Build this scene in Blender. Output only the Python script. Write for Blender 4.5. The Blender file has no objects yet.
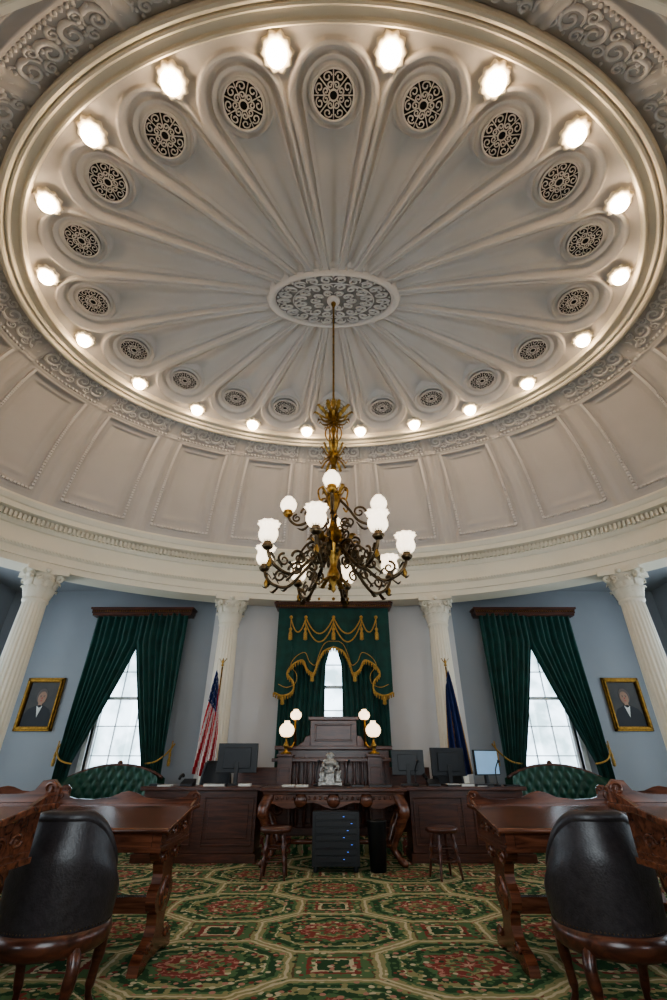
import bpy, math, random
import numpy as np
from mathutils import Matrix, Vector
random.seed(4)
pi=math.pi; TAU=2*pi
YC=5.1   # centre of the oval chamber
CH=1.15

# ------------------------------------------------------------ materials
def newmat(name):
    m=bpy.data.materials.new(name); m.use_nodes=True
    nt=m.node_tree; b=nt.nodes['Principled BSDF']; return m,nt,b
def mat(name,col,rough=.5,metal=0,ns=None,na=.15,bump=0,bs=40,emit=None,es=0,coat=0,spec=None,sheen=0):
    m,nt,b=newmat(name)
    b.inputs['Base Color'].default_value=(*col,1); b.inputs['Roughness'].default_value=rough
    b.inputs['Metallic'].default_value=metal
    if coat: b.inputs['Coat Weight'].default_value=coat
    if spec is not None: b.inputs['Specular IOR Level'].default_value=spec
    if sheen: b.inputs['Sheen Weight'].default_value=sheen
    if emit: b.inputs['Emission Color'].default_value=(*emit,1); b.inputs['Emission Strength'].default_value=es
    tc=nt.nodes.new('ShaderNodeTexCoord')
    n=nt.nodes.new('ShaderNodeTexNoise'); n.inputs['Scale'].default_value=ns or 6; n.inputs['Detail'].default_value=4
    nt.links.new(tc.outputs['Object'],n.inputs['Vector'])
    r=nt.nodes.new('ShaderNodeValToRGB'); r.color_ramp.elements[0].position=.3; r.color_ramp.elements[1].position=.7
    r.color_ramp.elements[0].color=(*[c*(1-na) for c in col],1); r.color_ramp.elements[1].color=(*[min(1,c*(1+na)) for c in col],1)
    nt.links.new(n.outputs['Fac'],r.inputs['Fac']); nt.links.new(r.outputs['Color'],b.inputs['Base Color'])
    if bump:
        n2=nt.nodes.new('ShaderNodeTexNoise'); n2.inputs['Scale'].default_value=bs
        nt.links.new(tc.outputs['Object'],n2.inputs['Vector'])
        bp=nt.nodes.new('ShaderNodeBump'); bp.inputs['Strength'].default_value=bump; bp.inputs['Distance'].default_value=.01
        nt.links.new(n2.outputs['Fac'],bp.inputs['Height']); nt.links.new(bp.outputs['Normal'],b.inputs['Normal'])
    return m
def wood(name,c1,c2,rough=.28,sc=(1.5,14,14)):
    m,nt,b=newmat(name)
    tc=nt.nodes.new('ShaderNodeTexCoord'); mp=nt.nodes.new('ShaderNodeMapping'); mp.inputs['Scale'].default_value=sc
    n=nt.nodes.new('ShaderNodeTexNoise'); n.inputs['Scale'].default_value=2.2; n.inputs['Detail'].default_value=8; n.inputs['Distortion'].default_value=.6
    r=nt.nodes.new('ShaderNodeValToRGB'); r.color_ramp.elements[0].position=.32; r.color_ramp.elements[1].position=.68
    r.color_ramp.elements[0].color=(*c1,1); r.color_ramp.elements[1].color=(*c2,1)
    nt.links.new(tc.outputs['Object'],mp.inputs['Vector']); nt.links.new(mp.outputs[0],n.inputs['Vector'])
    nt.links.new(n.outputs['Fac'],r.inputs['Fac']); nt.links.new(r.outputs['Color'],b.inputs['Base Color'])
    b.inputs['Roughness'].default_value=rough; b.inputs['Coat Weight'].default_value=.25; b.inputs['Coat Roughness'].default_value=.2
    return m
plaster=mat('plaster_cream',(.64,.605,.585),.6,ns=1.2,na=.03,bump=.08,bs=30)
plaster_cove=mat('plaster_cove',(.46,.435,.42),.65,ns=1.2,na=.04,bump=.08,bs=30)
cream=mat('cream_paint',(.74,.675,.56),.5,ns=2,na=.03)
wallblue=mat('wall_blue_grey',(.29,.305,.33),.8,ns=1,na=.04)
wallwhite=mat('wall_pale',(.56,.535,.525),.8,ns=1,na=.03)
darkhole=mat('vent_dark',(.012,.011,.01),.9)
pierced=mat('medallion_backing',(.34,.315,.30),.8)
whitetrim=mat('white_trim',(.8,.8,.8),.45)
mahog=wood('mahogany',(.035,.011,.007),(.125,.040,.021))
walnut=wood('walnut_desk',(.055,.018,.010),(.20,.070,.036),.22)
rostw=wood('rostrum_wood',(.038,.012,.008),(.11,.036,.019),.33)
brass=mat('brass_gold',(.33,.195,.055),.36,1,ns=20,na=.5,bump=.4,bs=60)
gilt=mat('gilt_frame_gold',(.20,.11,.028),.4,1,ns=20,na=.4,bump=.4,bs=60)
bronze=mat('bronze_dark',(.11,.078,.046),.33,1,ns=14,na=.6,bump=.5,bs=60)
silver=mat('tarnished_silver',(.42,.40,.37),.4,.4,ns=30,na=.5,bump=.6,bs=60)
green=mat('curtain_green',(.004,.050,.040),.75,ns=5,na=.3,sheen=.12,bump=.2,bs=120)
greenlt=mat('sofa_green',(.006,.055,.033),.5,ns=8,na=.3,sheen=.15)
gold=mat('gold_fringe',(.42,.245,.055),.6,ns=60,na=.4,bump=.6,bs=200)
leather=mat('chair_leather',(.034,.028,.031),.34,ns=30,na=.3,bump=.18,bs=90)
black=mat('black_plastic',(.013,.013,.015),.4)
screen=mat('screen_dark',(.02,.025,.035),.15)
lit=mat('screen_lit',(.1,.15,.2),.3,emit=(.35,.6,.9),es=.8)
paper=mat('paper',(.62,.61,.57),.8)
bulbm=mat('bulb_glow',(1,.9,.75),.4,emit=(1,.73,.46),es=66)
shade=mat('frosted_shade',(1,.95,.88),.4,emit=(1,.81,.58),es=4.2)
shade2=mat('lamp_globe',(1,.9,.8),.4,emit=(1,.70,.42),es=5)
red=mat('flag_red',(.42,.02,.03),.8); white=mat('flag_white',(.7,.68,.66),.8); navy=mat('flag_navy',(.015,.03,.12),.8)
canvas=mat('painting_canvas',(.03,.022,.016),.5,ns=3,na=.6); skin=mat('painted_skin',(.30,.17,.11),.6); suit=mat('painted_suit',(.006,.006,.008),.6); hairm=mat('painted_hair',(.10,.08,.07),.7)
led=mat('led_blue',(.05,.1,.3),.4,emit=(.1,.25,1),es=3)
# glass
glass,nt,b=newmat('window_glass'); b.inputs['Base Color'].default_value=(1,1,1,1); b.inputs['Roughness'].default_value=0
nt.nodes.remove(b); tr=nt.nodes.new('ShaderNodeBsdfTransparent'); gl=nt.nodes.new('ShaderNodeBsdfGlossy'); gl.inputs['Roughness'].default_value=.02
mx=nt.nodes.new('ShaderNodeMixShader'); mx.inputs[0].default_value=.06
nt.links.new(tr.outputs[0],mx.inputs[1]); nt.links.new(gl.outputs[0],mx.inputs[2]); nt.links.new(mx.outputs[0],nt.nodes['Material Output'].inputs['Surface'])
# carpet
carpet,nt,b=newmat('carpet_floral'); b.inputs['Roughness'].default_value=.95; b.inputs['Specular IOR Level'].default_value=.1
def m_(op,*a):
    n=nt.nodes.new('ShaderNodeMath'); n.operation=op
    for i,x in enumerate(a):
        if isinstance(x,(int,float)): n.inputs[i].default_value=x
        else: nt.links.new(x,n.inputs[i])
    return n.outputs[0]
geo=nt.nodes.new('ShaderNodeNewGeometry')
wn=nt.nodes.new('ShaderNodeTexNoise'); wn.inputs['Scale'].default_value=9; nt.links.new(geo.outputs['Position'],wn.inputs['Vector'])
wv=nt.nodes.new('ShaderNodeVectorMath'); wv.operation='MULTIPLY_ADD'; wv.inputs[1].default_value=(.05,.05,0)
nt.links.new(wn.outputs['Color'],wv.inputs[0]); nt.links.new(geo.outputs['Position'],wv.inputs[2])
sp=nt.nodes.new('ShaderNodeSeparateXYZ'); nt.links.new(wv.outputs[0],sp.inputs[0])
X,Y=m_('SUBTRACT',sp.outputs[0],.025),m_('SUBTRACT',sp.outputs[1],.025)
def cell(v,off,per):
    return m_('MULTIPLY',m_('SUBTRACT',m_('FRACT',m_('ADD',m_('DIVIDE',m_('SUBTRACT',v,off),per),.5)),.5),per)
def octd(ax,ay,a,b_,k):
    u=m_('DIVIDE',m_('ABSOLUTE',ax),a); v=m_('DIVIDE',m_('ABSOLUTE',ay),b_)
    return m_('MAXIMUM',m_('MAXIMUM',u,v),m_('MULTIPLY',m_('ADD',u,v),k))
ax,ay=cell(X,0,1.8),cell(Y,4.83,1.42); bx,by=cell(X,.9,1.8),cell(Y,4.83+.71,1.42)
dA=octd(ax,ay,.60,.47,.69); dB=octd(bx,by,.60,.47,.69)
isA=m_('LESS_THAN',dA,dB)
def mixv(f,a,b_): return m_('ADD',m_('MULTIPLY',a,f),m_('MULTIPLY',b_,m_('SUBTRACT',1,f)))
cx=mixv(isA,ax,bx); cy=mixv(isA,ay,by); d=m_('MINIMUM',dA,dB)
ang=m_('ARCTAN2',m_('MULTIPLY',cy,1.28),cx)
rad=m_('SQRT',m_('ADD',m_('POWER',m_('ABSOLUTE',cx),2),m_('POWER',m_('ABSOLUTE',m_('MULTIPLY',cy,1.28)),2)))
dr=m_('DIVIDE',rad,.6)
scal=m_('MULTIPLY',m_('ABSOLUTE',m_('SINE',m_('MULTIPLY',ang,4))),.10)
nz=nt.nodes.new('ShaderNodeTexNoise'); nz.inputs['Scale'].default_value=22; nt.links.new(geo.outputs['Position'],nz.inputs['Vector'])
nzo=m_('MULTIPLY',m_('SUBTRACT',nz.outputs['Fac'],.5),.22)
inner=m_('ADD',m_('ADD',dr,scal),nzo)
def ramp(fac,stops):
    r=nt.nodes.new('ShaderNodeValToRGB'); r.color_ramp.interpolation='CONSTANT'
    e=r.color_ramp.elements
    while len(e)<len(stops): e.new(.5)
    for el,(p,c) in zip(e,stops): el.position=p; el.color=(*c,1)
    nt.links.new(fac,r.inputs[0]); return r.outputs[0]
DG=(.035,.085,.042); G=(.10,.18,.085); OL=(.30,.28,.15); CR=(.54,.48,.34); RD=(.24,.065,.055); PK=(.45,.23,.19); BR=(.14,.10,.055)
rin=ramp(m_('MULTIPLY',inner,.8),[(0,CR),(.05,PK),(.10,RD),(.17,G),(.22,OL),(.27,RD),(.36,PK),(.39,RD),(.43,G),(.50,DG),(.60,OL)])
rout=ramp(m_('MULTIPLY',m_('ADD',d,m_('MULTIPLY',nzo,.18)),.5),[(0,G),(.36,CR),(.372,G),(.385,DG),(.43,G),(.455,OL),(.485,CR),(.505,OL),(.53,BR),(.54,G),(.60,RD),(.63,CR),(.66,DG)])
vor=nt.nodes.new('ShaderNodeTexVoronoi'); vor.inputs['Scale'].default_value=20; nt.links.new(geo.outputs['Position'],vor.inputs['Vector'])
vs=nt.nodes.new('ShaderNodeSeparateColor'); nt.links.new(vor.outputs['Color'],vs.inputs[0])
flw=ramp(vs.outputs[0],[(0,G),(.28,OL),(.48,CR),(.60,DG),(.74,PK),(.88,RD)])
def mixc(f,a,b_):
    n=nt.nodes.new('ShaderNodeMix'); n.data_type='RGBA'
    nt.links.new(f,n.inputs[0]); nt.links.new(a,n.inputs[6]); nt.links.new(b_,n.inputs[7]); return n.outputs[2]
c1=mixc(m_('GREATER_THAN',d,.72),rin,rout)
fm=m_('MULTIPLY',m_('LESS_THAN',vor.outputs['Distance'],.42),m_('MULTIPLY',m_('GREATER_THAN',inner,.26),m_('SUBTRACT',1,m_('MULTIPLY',m_('GREATER_THAN',d,.95),m_('LESS_THAN',d,1.03)))))
c2=mixc(fm,c1,flw)
nt.links.new(c2,b.inputs['Base Color'])
nb=nt.nodes.new('ShaderNodeTexNoise'); nb.inputs['Scale'].default_value=300; nt.links.new(geo.outputs['Position'],nb.inputs['Vector'])
bp=nt.nodes.new('ShaderNodeBump'); bp.inputs['Strength'].default_value=.4; bp.inputs['Distance'].default_value=.01
nt.links.new(nb.outputs['Fac'],bp.inputs['Height']); nt.links.new(bp.outputs['Normal'],b.inputs['Normal'])

# ------------------------------------------------------------ mesh builder
class MB:
    def __init__(s): s.v=[];s.f=[];s.m=[];s.s=[]
    def add(s,vs,fs,m=0,sm=True,T=None):
        o=len(s.v)
        if T is not None: vs=[T@Vector(p) for p in vs]
        s.v.extend([(float(p[0]),float(p[1]),float(p[2])) for p in vs])
        s.f.extend([tuple(i+o for i in f) for f in fs]); s.m+=[m]*len(fs); s.s+=[sm]*len(fs); return s
    def box(s,c,d,m=0,T=None):
        x,y,z=c; a,b,e=[q/2 for q in d]
        vs=[(x+i*a,y+j*b,z+k*e) for i in(-1,1) for j in(-1,1) for k in(-1,1)]
        return s.add(vs,[(0,1,3,2),(4,6,7,5),(0,4,5,1),(2,3,7,6),(0,2,6,4),(1,5,7,3)],m,False,T)
    def bx(s,x0,x1,y0,y1,z0,z1,m=0): return s.box(((x0+x1)/2,(y0+y1)/2,(z0+z1)/2),(abs(x1-x0),abs(y1-y0),abs(z1-z0)),m)
    def lathe(s,pr,n=24,c=(0,0,0),m=0,T=None,mod=None,sm=True):
        vs=[];fs=[]
        for r,z in pr:
            for i in range(n):
                t=TAU*i/n; rr=mod(t,r,z) if mod else r
                vs.append((c[0]+rr*math.cos(t),c[1]+rr*math.sin(t),c[2]+z))
        for j in range(len(pr)-1):
            for i in range(n):
                k=(i+1)%n; fs.append((j*n+i,j*n+k,(j+1)*n+k,(j+1)*n+i))
        if pr[0][0]>1e-4: fs.append(tuple(range(n-1,-1,-1)))
        if pr[-1][0]>1e-4: fs.append(tuple((len(pr)-1)*n+i for i in range(n)))
        return s.add(vs,fs,m,sm,T)
    def sphere(s,c,r,m=0,n=20,k=12,sz=1,T=None):
        pr=[(max(1e-5,r*math.sin(pi*j/k)),-r*sz*math.cos(pi*j/k)) for j in range(k+1)]
        return s.lathe(pr,n,c,m,T)
    def ext(s,poly,axis,a0,a1,m=0,sm=False,T=None):
        n=len(poly)
        def P(p,q,a): return {'x':(a,p,q),'y':(p,a,q),'z':(p,q,a)}[axis]
        vs=[P(p,q,a0) for p,q in poly]+[P(p,q,a1) for p,q in poly]
        fs=[tuple(range(n)),tuple(range(2*n-1,n-1,-1))]+[(i,i+n,(i+1)%n+n,(i+1)%n) for i in range(n)]
        return s.add(vs,fs,m,sm,T)
    def grid(s,P,m=0,cu=False,cv=False,sm=True,T=None):
        P=np.asarray(P); nu,nv=P.shape[:2]; vs=P.reshape(-1,3); fs=[]
        for i in range(nu if cu else nu-1):
            i2=(i+1)%nu
            for j in range(nv if cv else nv-1):
                j2=(j+1)%nv; fs.append((i*nv+j,i2*nv+j,i2*nv+j2,i*nv+j2))
        return s.add(vs,fs,m,sm,T)
    def tube(s,pts,r,n=8,m=0,T=None,closed=False):
        P=np.array(pts,float); K=len(P)
        if not hasattr(r,'__len__'): r=[r]*K
        if closed: tan=np.roll(P,-1,0)-np.roll(P,1,0)
        else: tan=np.gradient(P,axis=0)
        tan/=np.linalg.norm(tan,axis=1)[:,None]+1e-9
        up=np.array([0,0,1.]) if abs(tan[0][2])<.9 else np.array([1.,0,0])
        nn=np.cross(tan[0],up); nn/=np.linalg.norm(nn); vs=[]
        for i in range(K):
            nn=nn-tan[i]*np.dot(nn,tan[i]); nn/=np.linalg.norm(nn)+1e-9; bb=np.cross(tan[i],nn)
            for j in range(n):
                a=TAU*j/n; vs.append(P[i]+r[i]*(math.cos(a)*nn+math.sin(a)*bb))
        fs=[]
        for i in range(K if closed else K-1):
            i2=(i+1)%K
            for j in range(n): fs.append((i*n+j,i*n+(j+1)%n,i2*n+(j+1)%n,i2*n+j))
        if not closed: fs+= [tuple(range(n-1,-1,-1)),tuple((K-1)*n+j for j in range(n))]
        return s.add(vs,fs,m,True,T)
def smooth(pts,k=6):
    P=[np.array(p,float) for p in pts]; out=[]
    P=[2*P[0]-P[1]]+P+[2*P[-1]-P[-2]]
    for i in range(1,len(P)-2):
        for j in range(k):
            t=j/k; a,b_,c,d_=P[i-1],P[i],P[i+1],P[i+2]
            out.append(.5*((2*b_)+(-a+c)*t+(2*a-5*b_+4*c-d_)*t*t+(-a+3*b_-3*c+d_)*t**3))
    out.append(P[-2]); return out
def obj(name,mb,mats,parent=None,loc=(0,0,0),rz=0,bevel=0,sub=0):
    me=bpy.data.meshes.new(name); me.from_pydata(mb.v,[],mb.f)
    for m in (mats if isinstance(mats,(list,tuple)) else [mats]): me.materials.append(m)
    me.polygons.foreach_set('material_index',mb.m); me.polygons.foreach_set('use_smooth',mb.s); me.update()
    o=bpy.data.objects.new(name,me); bpy.context.collection.objects.link(o)
    o.location=loc; o.rotation_euler=(0,0,rz)
    if parent: o.parent=parent
    if bevel:
        bv=o.modifiers.new('bevel','BEVEL'); bv.width=bevel; bv.segments=2; bv.limit_method='ANGLE'; bv.angle_limit=.7
    return o
def empty(name,loc=(0,0,0),rz=0,parent=None):
    o=bpy.data.objects.new(name,None); o.empty_display_size=.1; bpy.context.collection.objects.link(o)
    o.location=loc; o.rotation_euler=(0,0,rz); o.parent=parent; return o
def dup(root,loc,rz=0,sx=1):
    base=root.name.split('.')[0]; e=empty(base,loc,rz); e.scale=(root.scale[0]*sx,root.scale[1],root.scale[2])
    for c in list(root.children):
        k=c.copy(); bpy.context.collection.objects.link(k); k.parent=e
    return e
def arc_t(a,b_,frac):
    t=np.linspace(0,TAU,4001); x=a*np.sin(t); y=-b_*np.cos(t)
    L=np.concatenate([[0],np.cumsum(np.hypot(np.diff(x),np.diff(y)))]); L/=L[-1]
    f=np.asarray(frac); return np.interp(f%1.0,L,t)
def E(a,b_,t): return a*np.sin(t), YC-b_*np.cos(t)
def ss(x,a,b_):
    t=np.clip((x-a)/(b_-a),0,1); return t*t*(3-2*t)
def bumpf(x,c,w): return np.exp(-((x-c)/w)**2)

# ------------------------------------------------------------ room shell
WY=10.4; WX=7.7; WB=-1.2; ZA=4.75
obj('floor',MB().bx(-WX-.2,WX+.2,WB-.2,WY+.2,-.2,0),carpet)
def wall_with_holes(name,axis,pos,thick,u0,u1,z0,z1,holes,m):
    mb=MB()
    def B(a,b_,c,d_):
        if b_-a<1e-4 or d_-c<1e-4: return
        if axis=='y': mb.bx(a,b_,pos,pos+thick,c,d_)
        else: mb.bx(pos,pos+thick,a,b_,c,d_)
    cur=u0
    for (a,b_,c,d_) in sorted(holes):
        B(cur,a,z0,z1); B(a,b_,z0,c); B(a,b_,d_,z1); cur=b_
    B(cur,u1,z0,z1); return obj(name,mb,m)
H=[(-5.05,-3.75,.75,4.0),(-.6,.6,1.2,4.0),(3.75,5.05,.75,4.0)]
wall_with_holes('wall_back','y',WY,.3,-WX-.2,WX+.2,0,ZA,H,wallblue)
SH=[(1.2,2.6,.75,4.0),(4.4,5.8,.75,4.0),(7.6,9.0,.75,4.0)]  # unseen side openings, added to let fill light in
wall_with_holes('wall_left','x',-WX-.2,.2,WB,WY,0,ZA,SH,wallblue)
wall_with_holes('wall_right','x',WX,.2,WB,WY,0,ZA,SH,wallblue)
wall_with_holes('wall_front','y',WB-.2,.2,-WX-.2,WX+.2,0,ZA,[(-5.05,-3.75,.75,4.0),(-1.2,1.2,.9,4.0),(3.75,5.05,.75,4.0)],wallblue)  # openings behind the camera are added too, for the fill lamps
mb=MB(); 
for a,b_,c,d_ in [(-2.75,-.6,0,ZA),(.6,2.75,0,ZA),(-.6,.6,0,1.2),(-.6,.6,4.0,ZA)]: mb.bx(a,b_,WY-.12,WY,c,d_)
obj('wall_rostrum_recess',mb,wallwhite)
mb=MB(); n=160; t=np.linspace(0,TAU,n,endpoint=False); ex,ey=E(7.2,5.18,t)
outer=[]
for x,y in zip(ex,ey):
    dx,dy=x,y-YC; k=min((WX+.2)/max(abs(dx),1e-6),((WY+.2-YC) if dy>0 else (YC-WB+.2))/max(abs(dy),1e-6)); outer.append((dx*k,YC+dy*k))
vs=[(x,y,ZA) for x,y in zip(ex,ey)]+[(x,y,ZA) for x,y in outer]
mb.add(vs,[(i,(i+1)%n,(i+1)%n+n,i+n) for i in range(n)],0,False); 
obj('ceiling',mb,wallblue)
def offs_ring(prof,a=6.97,b_=4.95,n=360):
    t=arc_t(a,b_,np.arange(n)/n); x,y=E(a,b_,t)
    nx,ny=np.sin(t)*b_, -np.cos(t)*a; L=np.hypot(nx,ny); nx/=L; ny/=L
    P=np.zeros((n,len(prof),3))
    for j,(o,z) in enumerate(prof): P[:,j,0]=x+nx*o; P[:,j,1]=y+ny*o; P[:,j,2]=z
    return P,(t,x,y,nx,ny)
prof=[(.3,ZA+.02),(.3,4.33),(-.2,4.33),(-.2,4.45),(-.225,4.455),(-.225,4.60),(-.25,4.62),(-.28,4.66),(-.28,4.69),(-.22,4.70),(-.22,4.98),(-.25,5.0),(-.28,5.05),(-.28,5.07),(-.28,5.19),(-.31,5.2),(-.42,5.22),(-.42,5.32),(-.44,5.34),(-.48,5.42),(-.48,5.46),(-.38,5.50),(-.26,5.50)]
mb=MB(); P,_=offs_ring(prof); mb.grid(P,0,cu=True,sm=False)
PP,(t,x,y,nx,ny)=offs_ring([(0,0)],n=440)
for i in range(440):
    T=Matrix.Translation((x[i]-nx[i]*.31,y[i]-ny[i]*.31,5.13))@Matrix.Rotation(math.atan2(ny[i],nx[i]),4,'Z')
    mb.box((0,0,0),(.09,.045,.11),0,T)
PP,(t,x,y,nx,ny)=offs_ring([(0,0)],n=600)
for i in range(600): mb.sphere((x[i]-nx[i]*.275,y[i]-ny[i]*.275,4.64),.018,0,5,4)
obj('trim_entablature',mb,cream)

def covepos(frac,s,off=0.0):
    t=arc_t(6.1,4.4,frac); s=np.asarray(s,float)
    u=np.clip((s-.16)/.84,0,1); v=np.clip(s/.16,0,1)
    def bz(p0,p1,p2): return (1-u)**2*p0+2*u*(1-u)*p1+u*u*p2
    a=np.where(s<.16,5.48+(5.92-5.48)*v,bz(5.92,6.50,6.70)); b_=np.where(s<.16,3.88+(4.27-3.88)*v,bz(4.27,4.64,4.68))
    z=np.where(s<.16,8.12-.22*v,bz(7.9,7.3,5.49))
    x,y=E(a+off*.85,b_+off*.85,t); return np.stack([x,y,z+off*.45],-1)
NF=20*32; NS=110
F,S=np.meshgrid(np.arange(NF)/NF,np.linspace(0,1,NS),indexing='ij')
w=np.abs(((F*20+.5)%1-.5)*2)
dm=np.maximum(np.maximum((w-.64)*.82,(S-.94)*2.6),(.24-S)*2.6)
off=.08*ss(-dm,0,.035)-.035*bumpf(dm,.03,.025)-.025*bumpf(dm,-.13,.02)+.03*ss(-dm,.16,.19)
off+= -.07*ss(w,.85,.875)+.03*ss(w,.93,.95)-.02*bumpf(S,.17,.008)-.03*bumpf(S,.2,.012)
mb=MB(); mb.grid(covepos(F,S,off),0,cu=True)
def beadbox(f,s,sz=.035,m=0):
    p=covepos(f,s,-.03); q=covepos(f+.0005,s,-.03)-p; r=covepos(f,s+.004,-.03)-p
    q/=np.linalg.norm(q); r-=q*np.dot(q,r); r/=np.linalg.norm(r); k=np.cross(q,r)
    T=Matrix(((q[0],r[0],k[0],p[0]),(q[1],r[1],k[1],p[1]),(q[2],r[2],k[2],p[2]),(0,0,0,1)))
    mb.box((0,0,0),(sz,sz*.8,sz*1.6),m,T)
for k in range(20):
    for sgn in(-1,1):
        for s in np.linspace(.245,.935,40): beadbox((k+sgn*.34)/20,s,.050,1)
    for f in np.linspace(-.33,.33,18): beadbox((k+f)/20,.94,.05,1); 
def relief(mb,fn,u0,v0,su,sv,flip,r,m=0):
    pts=[]
    for i in range(26):
        q=i/25; a=q*TAU*1.45; rr=(1-q*.85)
        pts.append(fn(u0+su*rr*math.cos(a)*flip,v0+sv*rr*math.sin(a)))
    mb.tube(pts,[r*(.5+1.0*(1-i/25)) if i>2 else r*.6 for i in range(26)],5,m)
for k in range(90):
    fl=1 if k%2 else -1
    relief(mb,lambda u,v: covepos(u,v,-.01),(k+.5)/90,.078,.0050,.052,fl,.026,1)
    relief(mb,lambda u,v: covepos(u,v,-.01),(k+.05)/90,.045,.0025,.026,-fl,.018,1)
    relief(mb,lambda u,v: covepos(u,v,-.01),(k+.05)/90,.118,.0025,.026,fl,.018,1)
    for jj in range(5):
        p=covepos((k+random.random())/90,random.uniform(.01,.15),-.01); mb.sphere(p,random.uniform(.02,.035),1,7,5)
for k in range(400):
    p=covepos(k/400,.172,-.03); mb.sphere(p,.028,1,6,4)
dome=empty('dome_ceiling')
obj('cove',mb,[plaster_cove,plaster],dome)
def aring(mb,prof,n=320,m=0,sm=False):
    t=arc_t(5.1,3.6,np.arange(n)/n); P=np.zeros((n,len(prof),3))
    for j,(o,z) in enumerate(prof):
        x,y=E(5.10+o,3.58+o*.82,t); P[:,j,0]=x;P[:,j,1]=y;P[:,j,2]=z
    mb.grid(P,m,cu=True,sm=sm)
mb=MB(); aring(mb,[(-.02,8.25),(0,8.10),(.02,8.08),(.05,8.08),(.06,8.10),(.08,8.11),(.17,8.10),(.18,8.07),(.20,8.05),(.23,8.05),(.25,8.08),(.27,8.02),(.30,8.0),(.34,8.0),(.37,8.02),(.385,8.06),(.385,8.16)])
obj('oval_frame',mb,cream,dome)
# fluted shell
NF=20*80; NR=250
fr=np.arange(NF)/NF; rho=np.linspace(0,1,NR)
ti=arc_t(1.15,.56,fr); to=arc_t(5.1,3.58,fr)
xi,yi=E(1.10,.52,ti); xo,yo=E(5.10,3.58,to)
RX=xi[:,None]*(1-rho)+xo[:,None]*rho; RY=yi[:,None]*(1-rho)+yo[:,None]*rho
def basez(r): return 8.19+.24*(1-r*r)
Z0=np.broadcast_to(basez(rho)[None,:],RX.shape).copy()
kk=np.arange(20)/20; tg=arc_t(4.39,2.9,kk); gx,gy=E(4.36,2.9,tg)
tin=arc_t(1.15,.56,kk); ix,iy=E(1.25,.66,tin)
dn=np.full(RX.shape,9.); dmin=np.full(RX.shape,9.); amp=np.ones(RX.shape); rg=np.full(RX.shape,9.)
for k in range(20):
    A=np.array([ix[k],iy[k]]); B=np.array([gx[k],gy[k]]); h=np.linalg.norm(B-A); e=(B-A)/h
    dx=RX-A[0]; dy=RY-A[1]; py=dx*e[0]+dy*e[1]; px=np.abs(dx*e[1]-dy*e[0])
    r1,r2=.115,.565; bb=(r1-r2)/h; aa=math.sqrt(1-bb*bb); kd=-bb*px+aa*py
    dd=np.where(kd<0,np.hypot(px,py)-r1,np.where(kd>aa*h,np.hypot(px,py-h)-r2,aa*px+bb*py-r1))
    rl=r1+(r2-r1)*np.clip(py/h,0,1)
    sel=dd<dmin; dmin=np.where(sel,dd,dmin); dn=np.where(sel,dd/rl,dn); amp=np.where(sel,rl/.55,amp)
    rg=np.minimum(rg,np.hypot(px,py-h))
amp=.35+.65*amp
zz=amp*(-.06*(ss(-dn,-.01,.02)-ss(-dn,.10,.12))+.10*ss(-dn,.12,.17)-.035*(ss(-dn,.28,.295)-ss(-dn,.33,.35))+.04*ss(-dn,.36,.42)+.16*ss(-dn,.40,1.0))
zg=.13
m1=1-ss(rg,.37,.40); zz=zz*(1-m1)+zg*m1; zz+= -.05*bumpf(rg,.37,.022)-.04*bumpf(rg,.285,.02)
mb=MB(); mb.grid(np.stack([RX,RY,Z0+zz],-1),0,cu=True)
obj('fluted_shell',mb,plaster,dome)
# centre medallion
mb=MB(); n=96; t=np.arange(n)/n*TAU; P=np.zeros((n,6,3))
for j,(q,z) in enumerate([(1.12,8.52),(1.08,8.36),(1.03,8.33),(1.0,8.33),(.97,8.36),(.95,8.42)]):
    x,y=E(1.10*q,.52*q,t); P[:,j,0]=x;P[:,j,1]=y;P[:,j,2]=z
mb.grid(P,0,cu=True)
P=np.zeros((n,2,3))
for j,q in enumerate((.96,.005)):
    x,y=E(1.10*q,.52*q,t); P[:,j,0]=x;P[:,j,1]=y;P[:,j,2]=8.42
mb.grid(P,1,cu=True)
med=lambda u,v:(1.10*v*math.sin(u),YC-.52*v*math.cos(u),8.385)
for k in range(22): relief(mb,med,(k+.5)*TAU/22,.79,.12,.13,1 if k%2 else -1,.021)
for k in range(16): relief(mb,med,(k+.5)*TAU/16,.53,.17,.12,1 if k%2 else -1,.020)
for k in range(10): relief(mb,med,(k+.5)*TAU/10,.28,.26,.1,1 if k%2 else -1,.018)
mb.tube([med(q,.66) for q in np.linspace(0,TAU,60,endpoint=False)],.012,5,closed=True)
for k in range(40):
    p=med(k*TAU/40,.92); mb.sphere((p[0],p[1],8.39),.022,0,8,5)
mb.lathe([(.10,8.41),(.12,8.38),(.09,8.35),(.05,8.34)],20,(0,YC,0))
obj('medallion',mb,[plaster,pierced],dome)
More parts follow.
